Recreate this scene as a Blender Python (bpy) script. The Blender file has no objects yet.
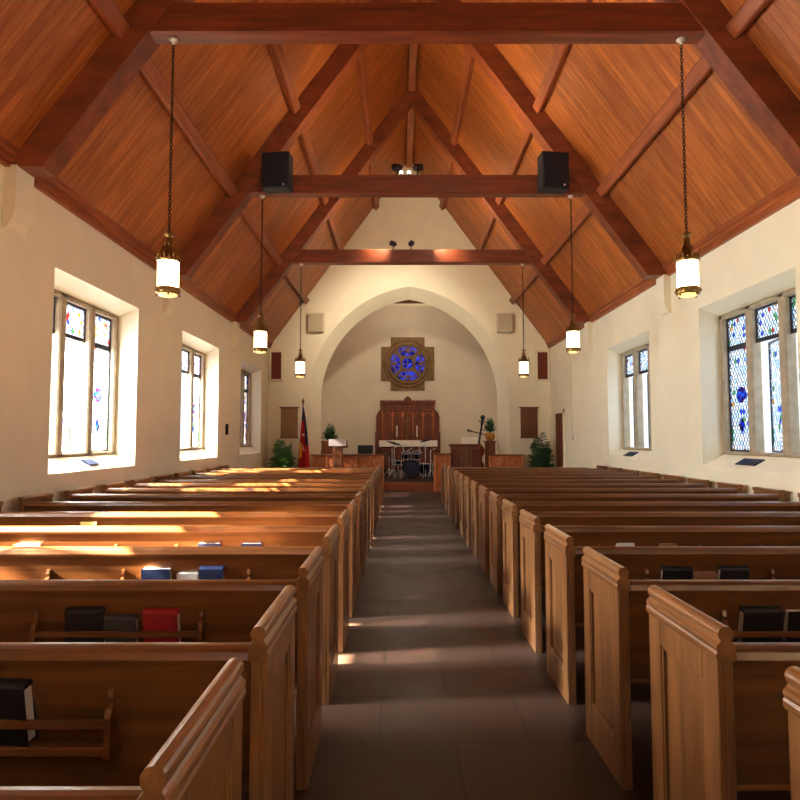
import bpy, math, random
from mathutils import Vector, Matrix
random.seed(7)
SC = bpy.context.scene
COL = SC.collection
PI = math.pi

# ------------------------------------------------------------------ mesh builder
class MB:
    def __init__(self):
        self.v = []; self.f = []; self.s = []
    def add(self, vs, fs, smooth=False):
        b = len(self.v)
        self.v += [tuple(p) for p in vs]
        for f in fs:
            self.f.append([i + b for i in f]); self.s.append(smooth)
        return self
    def box(self, x0, x1, y0, y1, z0, z1):
        if x0 > x1: x0, x1 = x1, x0
        if y0 > y1: y0, y1 = y1, y0
        if z0 > z1: z0, z1 = z1, z0
        vs = [(x0,y0,z0),(x1,y0,z0),(x1,y1,z0),(x0,y1,z0),(x0,y0,z1),(x1,y0,z1),(x1,y1,z1),(x0,y1,z1)]
        return self.add(vs, [(0,3,2,1),(4,5,6,7),(0,1,5,4),(1,2,6,5),(2,3,7,6),(3,0,4,7)])
    def cbox(self, x0, x1, y0, y1, z0, z1, c=.008):
        """box with chamfered long edges on every side"""
        if x0 > x1: x0, x1 = x1, x0
        c = min(c, (x1-x0)/3, (y1-y0)/3, (z1-z0)/3)
        a = Vector((x0,y0,z0)); b = Vector((x1,y1,z1))
        vs = []; idx = {}
        for sx in (0,1):
            for sy in (0,1):
                for sz in (0,1):
                    p = [x1 if sx else x0, y1 if sy else y0, z1 if sz else z0]
                    q = [-c if sx else c, -c if sy else c, -c if sz else c]
                    for ax in range(3):
                        r = p[:]
                        for k in range(3):
                            if k != ax: r[k] += q[k]
                        idx[(sx,sy,sz,ax)] = len(vs); vs.append(r)
        fs = []
        def F(ids): fs.append(ids)
        for ax in range(3):
            o = [k for k in range(3) if k != ax]
            for s in (0,1):
                ring = []
                for (u, w) in ((0,0),(1,0),(1,1),(0,1)):
                    k = [0,0,0]; k[ax] = s; k[o[0]] = u; k[o[1]] = w
                    ring.append(idx[(k[0],k[1],k[2],ax)])
                F(ring)
        for ax in range(3):
            o = [k for k in range(3) if k != ax]
            for u in (0,1):
                for w in (0,1):
                    k0=[0,0,0]; k0[o[0]]=u; k0[o[1]]=w; k1=k0[:]; k1[ax]=1
                    F([idx[(*k0,o[0])], idx[(*k1,o[0])], idx[(*k1,o[1])], idx[(*k0,o[1])]])
        for sx in (0,1):
            for sy in (0,1):
                for sz in (0,1):
                    F([idx[(sx,sy,sz,0)], idx[(sx,sy,sz,1)], idx[(sx,sy,sz,2)]])
        return self.add(vs, fs)
    def prism(self, poly, axis, a, b, smooth=False):
        """poly: 2-D points in the other two axes (in xyz order); extruded along axis from a to b"""
        n = len(poly); vs = []
        for t in (a, b):
            for (p, q) in poly:
                vs.append((t,p,q) if axis == 'x' else (p,t,q) if axis == 'y' else (p,q,t))
        sides = [(i, (i+1) % n, (i+1) % n + n, i + n) for i in range(n)]
        self.add(vs, sides, smooth)
        k = len(self.v) - 2*n
        self.f.append([k+i for i in range(n)][::-1]); self.s.append(False)
        self.f.append([k+n+i for i in range(n)]); self.s.append(False)
        return self
    def tube(self, p, q, r, r2=None, n=10, caps=True, smooth=True):
        p = Vector(p); q = Vector(q); r2 = r if r2 is None else r2
        d = (q-p).normalized(); u = d.orthogonal().normalized(); w = d.cross(u)
        vs = []
        for c, rr in ((p, r), (q, r2)):
            for i in range(n):
                t = 2*PI*i/n; vs.append(c + (u*math.cos(t) + w*math.sin(t))*rr)
        self.add(vs, [(i, (i+1)%n, (i+1)%n+n, i+n) for i in range(n)], smooth)
        if caps:
            k = len(self.v)-2*n
            self.f.append([k+i for i in range(n)][::-1]); self.s.append(False)
            self.f.append([k+n+i for i in range(n)]); self.s.append(False)
        return self
    def path(self, pts, r, n=8):
        for a, b in zip(pts[:-1], pts[1:]): self.tube(a, b, r, n=n)
        return self
    def lathe(self, prof, c=(0,0,0), n=24, smooth=True, axis='z', rot=None):
        """prof: (radius, height) pairs"""
        vs = []
        for (r, h) in prof:
            for i in range(n):
                t = 2*PI*i/n; p = (r*math.cos(t), r*math.sin(t), h)
                if axis == 'y': p = (p[0], p[2], p[1])
                elif axis == 'x': p = (p[2], p[0], p[1])
                p = Vector(p)
                if rot is not None: p = rot @ p
                vs.append(p + Vector(c))
        m = len(prof); fs = []
        for j in range(m-1):
            for i in range(n):
                fs.append((j*n+i, j*n+(i+1)%n, (j+1)*n+(i+1)%n, (j+1)*n+i))
        return self.add(vs, fs, smooth)
    def ball(self, c, r, n=12, m=8, sc=(1,1,1)):
        prof = [(max(1e-4, r*math.sin(PI*j/m)), -r*math.cos(PI*j/m)) for j in range(m+1)]
        b = len(self.v); self.lathe(prof, (0,0,0), n)
        for i in range(b, len(self.v)):
            p = self.v[i]; self.v[i] = (p[0]*sc[0]+c[0], p[1]*sc[1]+c[1], p[2]*sc[2]+c[2])
        return self
    def torus(self, c, R, r, n=16, m=6, rot=None, sx=1, sy=1):
        vs = []
        for i in range(n):
            a = 2*PI*i/n
            for j in range(m):
                b = 2*PI*j/m
                p = Vector(((R+r*math.cos(b))*math.cos(a)*sx, (R+r*math.cos(b))*math.sin(a)*sy, r*math.sin(b)))
                if rot is not None: p = rot @ p
                vs.append(p+Vector(c))
        fs = [(i*m+j, ((i+1)%n)*m+j, ((i+1)%n)*m+(j+1)%m, i*m+(j+1)%m) for i in range(n) for j in range(m)]
        return self.add(vs, fs, True)
    def build(self, name, mat, parent=None, kind=None):
        me = bpy.data.meshes.new(name)
        me.from_pydata([tuple(p) for p in self.v], [], self.f)
        me.polygons.foreach_set('use_smooth', self.s)
        me.materials.append(mat)
        me.validate(); me.update()
        import bmesh
        bm = bmesh.new(); bm.from_mesh(me); bmesh.ops.recalc_face_normals(bm, faces=bm.faces); bm.to_mesh(me); bm.free()
        o = bpy.data.objects.new(name, me); COL.objects.link(o)
        if parent is not None: o.parent = parent
        if kind: o['kind'] = kind
        return o

def tag(o, label, cat, group=None):
    o['label'] = label; o['category'] = cat
    if group: o['group'] = group
    return o
def thing(name, label, cat, loc=(0,0,0), group=None, rz=0):
    o = bpy.data.objects.new(name, None); COL.objects.link(o)
    o.empty_display_size = .1
    o.location = loc; o.rotation_euler = (0,0,rz)
    return tag(o, label, cat, group)
def copy_tree(o, parent=None):
    c = o.copy(); COL.objects.link(c)
    if parent is not None:
        c.parent = parent
    for ch in list(o.children): copy_tree(ch, c)
    return c

# ------------------------------------------------------------------ materials
def srgb(r, g, b):
    f = lambda c: (c/255/12.92) if c/255 <= .04045 else ((c/255+.055)/1.055)**2.4
    return (f(r), f(g), f(b), 1)
def newmat(name):
    m = bpy.data.materials.new(name); m.use_nodes = True
    nt = m.node_tree; return m, nt, nt.nodes['Principled BSDF']
def N(nt, t, **k):
    n = nt.nodes.new(t)
    for a, b in k.items(): setattr(n, a, b)
    return n
def L(nt, a, b): nt.links.new(a, b)
def ramp(nt, fac, stops):
    r = N(nt, 'ShaderNodeValToRGB')
    el = r.color_ramp.elements
    while len(el) < len(stops): el.new(.5)
    for e, (p, c) in zip(el, stops): e.position = p; e.color = c
    L(nt, fac, r.inputs['Fac']); return r.outputs['Color']
def plain(name, c, rough=.6, metal=0, var=.12, scale=6, bump=0, spec=.5):
    m, nt, b = newmat(name)
    no = N(nt, 'ShaderNodeTexNoise'); no.inputs['Scale'].default_value = scale; no.inputs['Detail'].default_value = 4
    co = N(nt, 'ShaderNodeTexCoord'); L(nt, co.outputs['Object'], no.inputs['Vector'])
    lo = tuple(x*(1-var) for x in c[:3])+(1,); hi = tuple(min(1, x*(1+var)) for x in c[:3])+(1,)
    L(nt, ramp(nt, no.outputs['Fac'], [(.3, lo), (.7, hi)]), b.inputs['Base Color'])
    b.inputs['Roughness'].default_value = rough; b.inputs['Metallic'].default_value = metal
    b.inputs['Specular IOR Level'].default_value = spec
    if bump:
        bp = N(nt, 'ShaderNodeBump'); bp.inputs['Strength'].default_value = bump; bp.inputs['Distance'].default_value = .01
        L(nt, no.outputs['Fac'], bp.inputs['Height']); L(nt, bp.outputs['Normal'], b.inputs['Normal'])
    return m
def wood(name, dark, light, scale=(2, 2, 14), rough=.4, coat=.15, plank=None, groove=.03):
    """grain stretched along the axis with the smallest scale; plank=(axis,width) adds boards"""
    m, nt, b = newmat(name)
    co = N(nt, 'ShaderNodeTexCoord')
    mp = N(nt, 'ShaderNodeMapping'); mp.inputs['Scale'].default_value = scale
    vec = co.outputs['Object']
    off = None
    if plank:
        sx = N(nt, 'ShaderNodeSeparateXYZ'); L(nt, vec, sx.inputs[0])
        dv = N(nt, 'ShaderNodeMath', operation='DIVIDE'); L(nt, sx.outputs[plank[0]], dv.inputs[0]); dv.inputs[1].default_value = plank[1]
        fl = N(nt, 'ShaderNodeMath', operation='FLOOR'); L(nt, dv.outputs[0], fl.inputs[0])
        wn = N(nt, 'ShaderNodeTexWhiteNoise', noise_dimensions='1D'); L(nt, fl.outputs[0], wn.inputs['W'])
        ad = N(nt, 'ShaderNodeVectorMath', operation='MULTIPLY_ADD')
        L(nt, wn.outputs['Color'], ad.inputs[0]); ad.inputs[1].default_value = (9, 9, 9); L(nt, vec, ad.inputs[2])
        vec = ad.outputs[0]; off = wn.outputs['Value']
        fr = N(nt, 'ShaderNodeMath', operation='FRACT'); L(nt, dv.outputs[0], fr.inputs[0])
        gr = N(nt, 'ShaderNodeMath', operation='LESS_THAN'); L(nt, fr.outputs[0], gr.inputs[0]); gr.inputs[1].default_value = groove
    L(nt, vec, mp.inputs['Vector'])
    n1 = N(nt, 'ShaderNodeTexNoise'); n1.inputs['Scale'].default_value = 1.5; n1.inputs['Detail'].default_value = 6; n1.inputs['Roughness'].default_value = .65
    n1.inputs['Distortion'].default_value = .25
    L(nt, mp.outputs[0], n1.inputs['Vector'])
    n2 = N(nt, 'ShaderNodeTexNoise'); n2.inputs['Scale'].default_value = .9; n2.inputs['Detail'].default_value = 3
    L(nt, co.outputs['Object'], n2.inputs['Vector'])
    col = ramp(nt, n1.outputs['Fac'], [(.3, dark), (.72, light)])
    mx = N(nt, 'ShaderNodeMix', data_type='RGBA', blend_type='MULTIPLY'); mx.inputs['Factor'].default_value = .55
    L(nt, col, mx.inputs['A'])
    L(nt, ramp(nt, n2.outputs['Fac'], [(.3, (.55,.5,.45,1)), (.7, (1,1,1,1))]), mx.inputs['B'])
    out = mx.outputs['Result']
    if off is not None:
        m2 = N(nt, 'ShaderNodeMix', data_type='RGBA', blend_type='MULTIPLY'); m2.inputs['Factor'].default_value = .6
        L(nt, out, m2.inputs['A']); L(nt, ramp(nt, off, [(0, (.62,.57,.52,1)), (1, (1,1,1,1))]), m2.inputs['B'])
        m3 = N(nt, 'ShaderNodeMix', data_type='RGBA', blend_type='MIX')
        L(nt, gr.outputs[0], m3.inputs['Factor']); L(nt, m2.outputs['Result'], m3.inputs['A'])
        m3.inputs['B'].default_value = tuple(x*.35 for x in dark[:3])+(1,)
        out = m3.outputs['Result']
    L(nt, out, b.inputs['Base Color'])
    b.inputs['Roughness'].default_value = rough
    b.inputs['Coat Weight'].default_value = coat; b.inputs['Coat Roughness'].default_value = .25
    return m
def emis(name, c, s):
    m, nt, b = newmat(name)
    no = N(nt, 'ShaderNodeTexNoise'); no.inputs['Scale'].default_value = 5
    co = N(nt, 'ShaderNodeTexCoord'); L(nt, co.outputs['Object'], no.inputs['Vector'])
    L(nt, ramp(nt, no.outputs['Fac'], [(.2, tuple(x*.85 for x in c[:3])+(1,)), (.8, c)]), b.inputs['Emission Color'])
    b.inputs['Emission Strength'].default_value = s; b.inputs['Base Color'].default_value = c
    return m
def glass_leaded(name, whiteness=.92, size=.07, dim=1.0):
    """white quarry glass in a diamond lead net with scattered coloured pieces; light and sun pass through it"""
    m, nt, b = newmat(name)
    nt.nodes.remove(b); out = nt.nodes['Material Output']
    co = N(nt, 'ShaderNodeTexCoord'); sx = N(nt, 'ShaderNodeSeparateXYZ'); L(nt, co.outputs['Object'], sx.inputs[0])
    def M(op, a, bb=None):
        n = N(nt, 'ShaderNodeMath', operation=op)
        for i, q in enumerate((a, bb)):
            if q is None: continue
            if isinstance(q, (int, float)): n.inputs[i].default_value = q
            else: L(nt, q, n.inputs[i])
        return n.outputs[0]
    u = M('MULTIPLY', sx.outputs['Y'], 1/size); v = M('MULTIPLY', sx.outputs['Z'], .62/size)
    a = M('ADD', u, v); c = M('SUBTRACT', u, v)
    la = M('LESS_THAN', M('FRACT', a), .15); lc = M('LESS_THAN', M('FRACT', c), .15)
    lead = M('MAXIMUM', la, lc)
    cb = N(nt, 'ShaderNodeCombineXYZ'); L(nt, M('FLOOR', a), cb.inputs[0]); L(nt, M('FLOOR', c), cb.inputs[1])
    wn = N(nt, 'ShaderNodeTexWhiteNoise', noise_dimensions='2D'); L(nt, cb.outputs[0], wn.inputs['Vector'])
    r = N(nt, 'ShaderNodeValToRGB'); r.color_ramp.interpolation = 'CONSTANT'
    el = r.color_ramp.elements
    st = [(0, (.95,.97,1,1)), (whiteness*.6, (.8,.9,1,1)), (whiteness, (.18,.3,.85,1)), (whiteness+(1-whiteness)*.3, (.85,.6,.2,1)),
          (whiteness+(1-whiteness)*.5, (.3,.6,.35,1)), (whiteness+(1-whiteness)*.7, (.75,.2,.15,1)), (whiteness+(1-whiteness)*.85, (.5,.7,1,1))]
    while len(el) < len(st): el.new(.5)
    for e, (p, q) in zip(el, st): e.position = p; e.color = q
    L(nt, wn.outputs['Value'], r.inputs['Fac'])
    mx = N(nt, 'ShaderNodeMix', data_type='RGBA'); L(nt, lead, mx.inputs['Factor']); L(nt, r.outputs['Color'], mx.inputs['A']); mx.inputs['B'].default_value = (.02,.03,.05,1)
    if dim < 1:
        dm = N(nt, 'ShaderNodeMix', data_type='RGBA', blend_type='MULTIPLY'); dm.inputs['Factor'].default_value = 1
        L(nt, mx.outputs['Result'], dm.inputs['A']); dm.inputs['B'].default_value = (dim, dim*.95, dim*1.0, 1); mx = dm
    tr = N(nt, 'ShaderNodeBsdfTransparent'); tl = N(nt, 'ShaderNodeBsdfTranslucent'); gl = N(nt, 'ShaderNodeBsdfGlossy'); gl.inputs['Roughness'].default_value = .1
    L(nt, mx.outputs['Result'], tr.inputs['Color']); L(nt, mx.outputs['Result'], tl.inputs['Color'])
    s1 = N(nt, 'ShaderNodeMixShader'); s1.inputs[0].default_value = .12; L(nt, tr.outputs[0], s1.inputs[1]); L(nt, tl.outputs[0], s1.inputs[2])
    s2 = N(nt, 'ShaderNodeMixShader'); s2.inputs[0].default_value = .04; L(nt, s1.outputs[0], s2.inputs[1]); L(nt, gl.outputs[0], s2.inputs[2])
    L(nt, s2.outputs[0], out.inputs['Surface'])
    return m
def glass_colour(name, c1, c2, scale=14, emit=0.0):
    m, nt, b = newmat(name)
    nt.nodes.remove(b); out = nt.nodes['Material Output']
    co = N(nt, 'ShaderNodeTexCoord'); vo = N(nt, 'ShaderNodeTexVoronoi'); vo.inputs['Scale'].default_value = scale
    L(nt, co.outputs['Object'], vo.inputs['Vector'])
    sp = N(nt, 'ShaderNodeSeparateColor'); L(nt, vo.outputs['Color'], sp.inputs[0])
    col = ramp(nt, sp.outputs[0], [(.15, c1), (.6, c2), (1, tuple(min(1, x*2.2+.05) for x in c2[:3])+(1,))])
    tr = N(nt, 'ShaderNodeBsdfTransparent'); tl = N(nt, 'ShaderNodeBsdfTranslucent')
    L(nt, col, tr.inputs[0]); L(nt, col, tl.inputs[0])
    s1 = N(nt, 'ShaderNodeMixShader'); s1.inputs[0].default_value = .5; L(nt, tr.outputs[0], s1.inputs[1]); L(nt, tl.outputs[0], s1.inputs[2])
    last = s1.outputs[0]
    if emit:
        e = N(nt, 'ShaderNodeEmission'); L(nt, col, e.inputs[0]); e.inputs[1].default_value = emit
        ad = N(nt, 'ShaderNodeAddShader'); L(nt, last, ad.inputs[0]); L(nt, e.outputs[0], ad.inputs[1]); last = ad.outputs[0]
    L(nt, last, out.inputs['Surface'])
    return m

PLASTER = plain('cream_plaster', srgb(240,229,199), .85, var=.03, scale=2.5, bump=.12)
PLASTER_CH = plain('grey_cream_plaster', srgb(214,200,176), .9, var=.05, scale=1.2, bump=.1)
STONE = plain('window_stone', srgb(172,156,130), .8, var=.14, scale=9, bump=.3)
ROSE_STONE = plain('rose_stone', srgb(126,98,62), .8, var=.2, scale=7, bump=.3)
DECK = wood('roof_boards', srgb(156,78,24), srgb(212,130,56), (.9, 7, .9), .45, .05, plank=('Y', .105), groove=.05)
TIMBER = wood('roof_timber', srgb(104,48,22), srgb(158,82,40), (1.2, 6, 3), .45, .08)
TIMBER_Y = wood('purlin_timber', srgb(128,64,30), srgb(188,106,56), (8, .6, 8), .45, .08)
COLLAR = wood('collar_timber', srgb(98,42,20), srgb(148,72,34), (.7, 7, 9), .42, .1)
OAK_X = wood('pew_oak_rails', srgb(84,48,20), srgb(140,86,40), (.7, 12, 12), .32, .35)
OAK_Z = wood('pew_oak_ends', srgb(100,64,32), srgb(158,108,62), (12, 9, .9), .36, .3)
OAK_CAP = wood('pew_oak_caps', srgb(108,68,34), srgb(168,114,66), (9, .7, 9), .28, .4)
OAK_D = wood('pew_oak_seat', srgb(110,64,26), srgb(176,112,54), (.8, 10, 10), .35, .3)
REDWOOD = wood('carved_red_oak', srgb(164,84,40), srgb(228,138,78), (6, 6, 2), .45, .1)
CARVED = wood('bright_carved_oak', srgb(196,112,60), srgb(246,172,110), (6, 6, 2), .45, .1)
DARKWOOD = wood('dark_chancel_oak', srgb(84,38,14), srgb(140,70,28), (9, 9, .8), .6, .0)
MIDWOOD = wood('lectern_oak', srgb(110,62,30), srgb(170,104,56), (9, 9, .8), .4, .2)
LIGHTBOARD = wood('hymn_board_wood', srgb(150,108,66), srgb(190,146,98), (1, 6, 9), .5, .05)
BROWNBOARD = wood('brown_board_wood', srgb(96,56,28), srgb(142,88,46), (1, 6, 9), .5, .05)
BRASS = plain('aged_brass', srgb(140,110,60), .35, 1, .25, 30)
IRON = plain('dark_iron', srgb(52,38,30), .5, .8, .2, 40)
CHROME = plain('chrome', srgb(225,225,230), .3, .6, .05, 20)
WHITEMETAL = plain('pale_metal', srgb(225,220,205), .3, .6, .05, 20)
LEADBAR = plain('window_iron', srgb(46,48,56), .5, .5, .15, 30)
BLACK = plain('black_leather', srgb(26,24,26), .38, 0, .25, 40)
GREYCOVER = plain('charcoal_cloth', srgb(64,58,56), .6, 0, .15, 60)
REDCOVER = plain('red_cloth', srgb(150,24,30), .5, 0, .12, 40)
BLUECOVER = plain('navy_cloth', srgb(34,48,84), .5, 0, .15, 40)
BROWNCOVER = plain('tan_card', srgb(172,122,84), .6, 0, .1, 40)
PAPER = plain('page_paper', srgb(232,226,212), .8, 0, .05, 60)
YELLOWPAPER = plain('manila_paper', srgb(232,206,128), .8, 0, .05, 30)
BLACKBOX = plain('speaker_black', srgb(20,20,24), .55, 0, .2, 60)
GRILLE = plain('speaker_grille', srgb(14,16,26), .7, 0, .4, 160, .2)
CREAMBOX = plain('cream_speaker', srgb(216,202,174), .6, 0, .04, 20)
CREAMGRILLE = plain('cream_grille', srgb(196,180,150), .8, 0, .12, 120)
LANTERN_GLASS = emis('lantern_glass', (1, .80, .46, 1), 15)
AMBERGLASS = emis('amber_diffuser', (1, .78, .32, 1), 1.0)
BULB = emis('bulb', (1, .9, .7, 1), 2)
QUARRY = glass_leaded('leaded_glass')
RICH = glass_leaded('leaded_glass_rich', .9, .06)
UPPER = glass_leaded('leaded_glass_upper_dimmed', .86, .06, .42)  # glass colour darkened to weaken the sun stripes on the aisle
DIM = glass_leaded('leaded_glass_sun_dimmed', .8, .07, .32)  # shade put into the glass colour, keeping sun off rail and flag
BLUEGLASS = glass_colour('glowing_rose_glass', (.008,.01,.14,1), (.03,.05,.75,1), 11, .6)  # emission stands in for daylight, as solid wall backs the panes
REDGLASS = glass_colour('medallion_glass', (.30,.03,.02,1), (.06,.16,.45,1), 30)
LEAFGREEN = plain('fern_green', srgb(74,122,56), .5, 0, .35, 8)
LEAFDARK = plain('dark_leaf', srgb(44,82,44), .45, 0, .35, 8)
POT = plain('clay_pot', srgb(96,62,42), .7, 0, .15, 10)
CLOTH = plain('white_linen', srgb(238,230,214), .85, 0, .03, 10)
BLUEBLACK = plain('dark_blue_cloth', srgb(24,28,52), .7, 0, .2, 30)
NAVY = plain('navy_flag', srgb(24,26,60), .7, 0, .1, 20)
SHELL = plain('drum_shell', srgb(22,22,40), .2, .1, .2, 10)
HEAD = plain('drum_head', srgb(36,40,66), .5, 0, .2, 10)
CYMBAL = plain('cymbal', srgb(44,42,40), .35, .8, .2, 20)
CELLO = wood('cello_varnish', srgb(96,38,16), srgb(150,70,30), (8,8,2), .25, .5)
AMBER = wood('amber_varnish', srgb(200,130,50), srgb(232,168,84), (8,8,2), .25, .5)
GRILLECLOTH = plain('brown_grille_cloth', srgb(118,54,30), .8, 0, .12, 60)
CARPET = plain('chancel_floor', srgb(70,44,34), .8, 0, .2, 10)
RISER = wood('step_oak', srgb(150,78,38), srgb(200,120,66), (.8,6,6), .4, .2)
SLATE = plain('sill_grille_metal', srgb(60,66,84), .5, .3, .2, 40)

def floor_mat():
    m, nt, b = newmat('slate_floor')
    co = N(nt, 'ShaderNodeTexCoord')
    br = N(nt, 'ShaderNodeTexBrick'); br.offset = .5
    br.inputs['Scale'].default_value = 1; br.inputs['Brick Width'].default_value = .78; br.inputs['Row Height'].default_value = .55
    br.inputs['Mortar Size'].default_value = .008; br.inputs['Mortar Smooth'].default_value = .3
    br.inputs['Color1'].default_value = srgb(84,62,48); br.inputs['Color2'].default_value = srgb(66,48,38); br.inputs['Mortar'].default_value = srgb(46,34,26)
    L(nt, co.outputs['Object'], br.inputs['Vector'])
    no = N(nt, 'ShaderNodeTexNoise'); no.inputs['Scale'].default_value = 2.2; no.inputs['Detail'].default_value = 8; no.inputs['Roughness'].default_value = .7
    L(nt, co.outputs['Object'], no.inputs['Vector'])
    mx = N(nt, 'ShaderNodeMix', data_type='RGBA', blend_type='MULTIPLY'); mx.inputs['Factor'].default_value = .8
    L(nt, br.outputs['Color'], mx.inputs['A']); L(nt, ramp(nt, no.outputs['Fac'], [(.3, (.5,.47,.45,1)), (.7, (1,1,1,1))]), mx.inputs['B'])
    L(nt, mx.outputs['Result'], b.inputs['Base Color'])
    L(nt, ramp(nt, no.outputs['Fac'], [(.3, (.3,.3,.3,1)), (.7, (.5,.5,.5,1))]), b.inputs['Roughness'])
    bp = N(nt, 'ShaderNodeBump'); bp.inputs['Strength'].default_value = .25; bp.inputs['Distance'].default_value = .02
    L(nt, no.outputs['Fac'], bp.inputs['Height']); L(nt, bp.outputs['Normal'], b.inputs['Normal'])
    return m
FLOOR = floor_mat()
def flag_mat():
    m, nt, b = newmat('flag_cloth')
    co = N(nt, 'ShaderNodeTexCoord'); sx = N(nt, 'ShaderNodeSeparateXYZ'); L(nt, co.outputs['Object'], sx.inputs[0])
    no = N(nt, 'ShaderNodeTexNoise'); no.inputs['Scale'].default_value = 7; L(nt, co.outputs['Object'], no.inputs['Vector'])
    ad = N(nt, 'ShaderNodeMath', operation='MULTIPLY_ADD'); L(nt, no.outputs['Fac'], ad.inputs[0]); ad.inputs[1].default_value = .25; L(nt, sx.outputs['Z'], ad.inputs[2])
    base = ramp(nt, ad.outputs[0], [(0, srgb(196,24,26)), (1, srgb(196,24,26))])
    L(nt, base, b.inputs['Base Color']); b.inputs['Roughness'].default_value = .75
    return m
FLAGRED = flag_mat()
GOLD = plain('gold_cloth', srgb(236,168,48), .6, 0, .1, 20)

# ------------------------------------------------------------------ dimensions (metres; x across the nave, y towards the altar)
W, EAVE, SL = 4.215, 4.265, 1.371
YE, YW = 18.77, -3.0
APEX = EAVE + SL*W
roof = lambda x: EAVE + SL*(W-abs(x))
TR = [6.257, 10.461, 14.665]
WIN = [7.063 - 4.209, 7.063, 7.063+4.209, 7.063+2*4.209]
WW, ZS, ZH = 2.308, 1.135, 3.489
FX = 4.51          # plane of the stone window frames
OUT = 4.70

# ------------------------------------------------------------------ setting
fl = MB(); fl.box(-OUT, OUT, YW-.3, YE+.2, -.15, 0); fl.build('floor', FLOOR, None, 'structure')

def side_wall(s, wins, name):
    m = MB(); y = YW-.3
    def pier(a, b): m.box(s*W, s*OUT, a, b, 0, EAVE+.0)
    for w in wins:
        pier(y, w)
        m.prism([(s*W,0),(s*OUT,0),(s*OUT,1.30),(s*FX,1.30),(s*W,ZS)], 'y', w, w+WW)
        m.prism([(s*W,ZH),(s*FX,3.37),(s*OUT,3.37),(s*OUT,EAVE),(s*W,EAVE)], 'y', w, w+WW)
        y = w+WW
    pier(y, YE+.5)
    return m.build(name, PLASTER, None, 'structure')
wl = side_wall(-1, WIN, 'wall_left')
wr = side_wall(1, WIN[:3], 'wall_right')
for s, wall in ((-1, wl), (1, wr)):
    for y in TR:                                     # plaster corbels under the truss feet
        c = MB()
        pr = [(s*(W-.0), 3.62),(s*(W-.04),3.64),(s*(W-.09),3.72),(s*(W-.115),3.84),(s*(W-.12),4.26),(s*W,4.26)]
        c.prism(pr, 'y', y-.15, y+.15)
        c.build('corbel', PLASTER, wall, 'structure')

# gable wall with the splayed chancel arch
A_SP, A_E = 2.70, .452
def arch(R, n=28):
    """points from the left springing over the point to the right springing"""
    a0 = math.acos(-1); a1 = math.atan2(math.sqrt(R*R-A_E*A_E), -A_E)
    left = []
    for i in range(n+1):
        t = PI + (a1-PI)*i/n
        left.append((A_E + R*math.cos(t), A_SP + R*math.sin(t)))
    left[-1] = (0, left[-1][1])
    return left + [(-x, z) for x, z in left[-2::-1]]
inn, outr = arch(3.14), arch(3.45)
inn = [(inn[0][0], 0)] + inn + [(-inn[0][0], 0)]
outr = [(outr[0][0], 0)] + outr + [(-outr[0][0], 0)]
YB = 19.2
def gable(pts, y, xmax):
    m = MB()
    def q(a, b, c, d): m.add([(p[0], y, p[1]) for p in (a,b,c,d)], [(0,1,2,3)])
    for (xa, za), (xb, zb) in zip(pts[1:-2], pts[2:-1]):
        if abs(xb-xa) < 1e-6: continue
        q((xa,za),(xb,zb),(xb,roof(xb)),(xa,roof(xa)))
    for s in (-1, 1):
        x0 = s*abs(pts[0][0])
        q((x0,0),(s*xmax,0),(s*xmax,max(roof(xmax),EAVE-.3)),(x0,roof(x0)))
    return m
m = gable(outr, YE, W)
m2 = gable(inn, YB, W+.4); m.add(m2.v, m2.f)
for (a, b, c, d) in zip(outr[:-1], outr[1:], inn[:-1], inn[1:]):
    m.add([(a[0],YE,a[1]),(b[0],YE,b[1]),(d[0],YB,d[1]),(c[0],YB,c[1])], [(0,1,2,3)], True)
m.build('wall_far', PLASTER, None, 'structure')
# west wall behind the photographer, with a tall opening added to admit fill light
m = MB(); y0, y1 = YW-.3, YW
m.box(-OUT,-2.2,y0,y1,0,EAVE); m.box(2.2,OUT,y0,y1,0,EAVE); m.box(-2.2,2.2,y0,y1,0,1.6)
m.prism([(-2.2,EAVE),(-1.6,5.6),(1.6,5.6),(2.2,EAVE),(OUT,EAVE),(W,EAVE),(0,APEX),(-W,EAVE),(-OUT,EAVE)], 'y', y0, y1)
m.build('wall_near', PLASTER, None, 'structure')
wf = MB()
for x in (-2.2,-1.1,0,1.1,2.2): wf.box(x-.06,x+.06,YW-.2,YW-.08,1.6,5.2)
wf.box(-2.2,2.2,YW-.2,YW-.08,1.6,1.7); wf.box(-2.2,2.2,YW-.2,YW-.08,3.2,3.3)
wf.build('window_6', STONE, None, 'structure')  # unseen window frame, made up to go with the fill light

# chancel
CY, CX = 23.0, 3.55
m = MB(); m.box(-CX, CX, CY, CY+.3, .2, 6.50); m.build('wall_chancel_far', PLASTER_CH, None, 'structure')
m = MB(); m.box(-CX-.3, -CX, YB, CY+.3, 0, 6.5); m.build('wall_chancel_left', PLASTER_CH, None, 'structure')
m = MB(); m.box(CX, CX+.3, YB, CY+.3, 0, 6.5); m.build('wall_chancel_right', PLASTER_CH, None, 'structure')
m = MB(); m.prism([(-CX-.3,6.5),(0,8.2),(CX+.3,6.5),(CX+.3,6.7),(0,8.5),(-CX-.3,6.7)], 'y', YB-.0, CY+.3)
m.add([(-CX-.3,CY+.28,6.5),(CX+.3,CY+.28,6.5),(0,CY+.28,8.2)],[(0,1,2)])
m.build('ceiling_chancel', DARKWOOD, None, 'structure')
m = MB(); m.box(-CX, CX, CY-.05, CY-.003, 6.42, 6.5); m.build('trim_4', PLASTER, None, 'structure')
m = MB(); m.box(-CX, CX, YE+.03, CY, -.05, .25); m.build('floor_chancel', CARPET, None, 'structure')
m = MB(); m.box(-2.65, 2.65, YE-.25, YE+.05, 0, .235); m.build('trim_3', RISER, None, 'structure')
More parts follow.
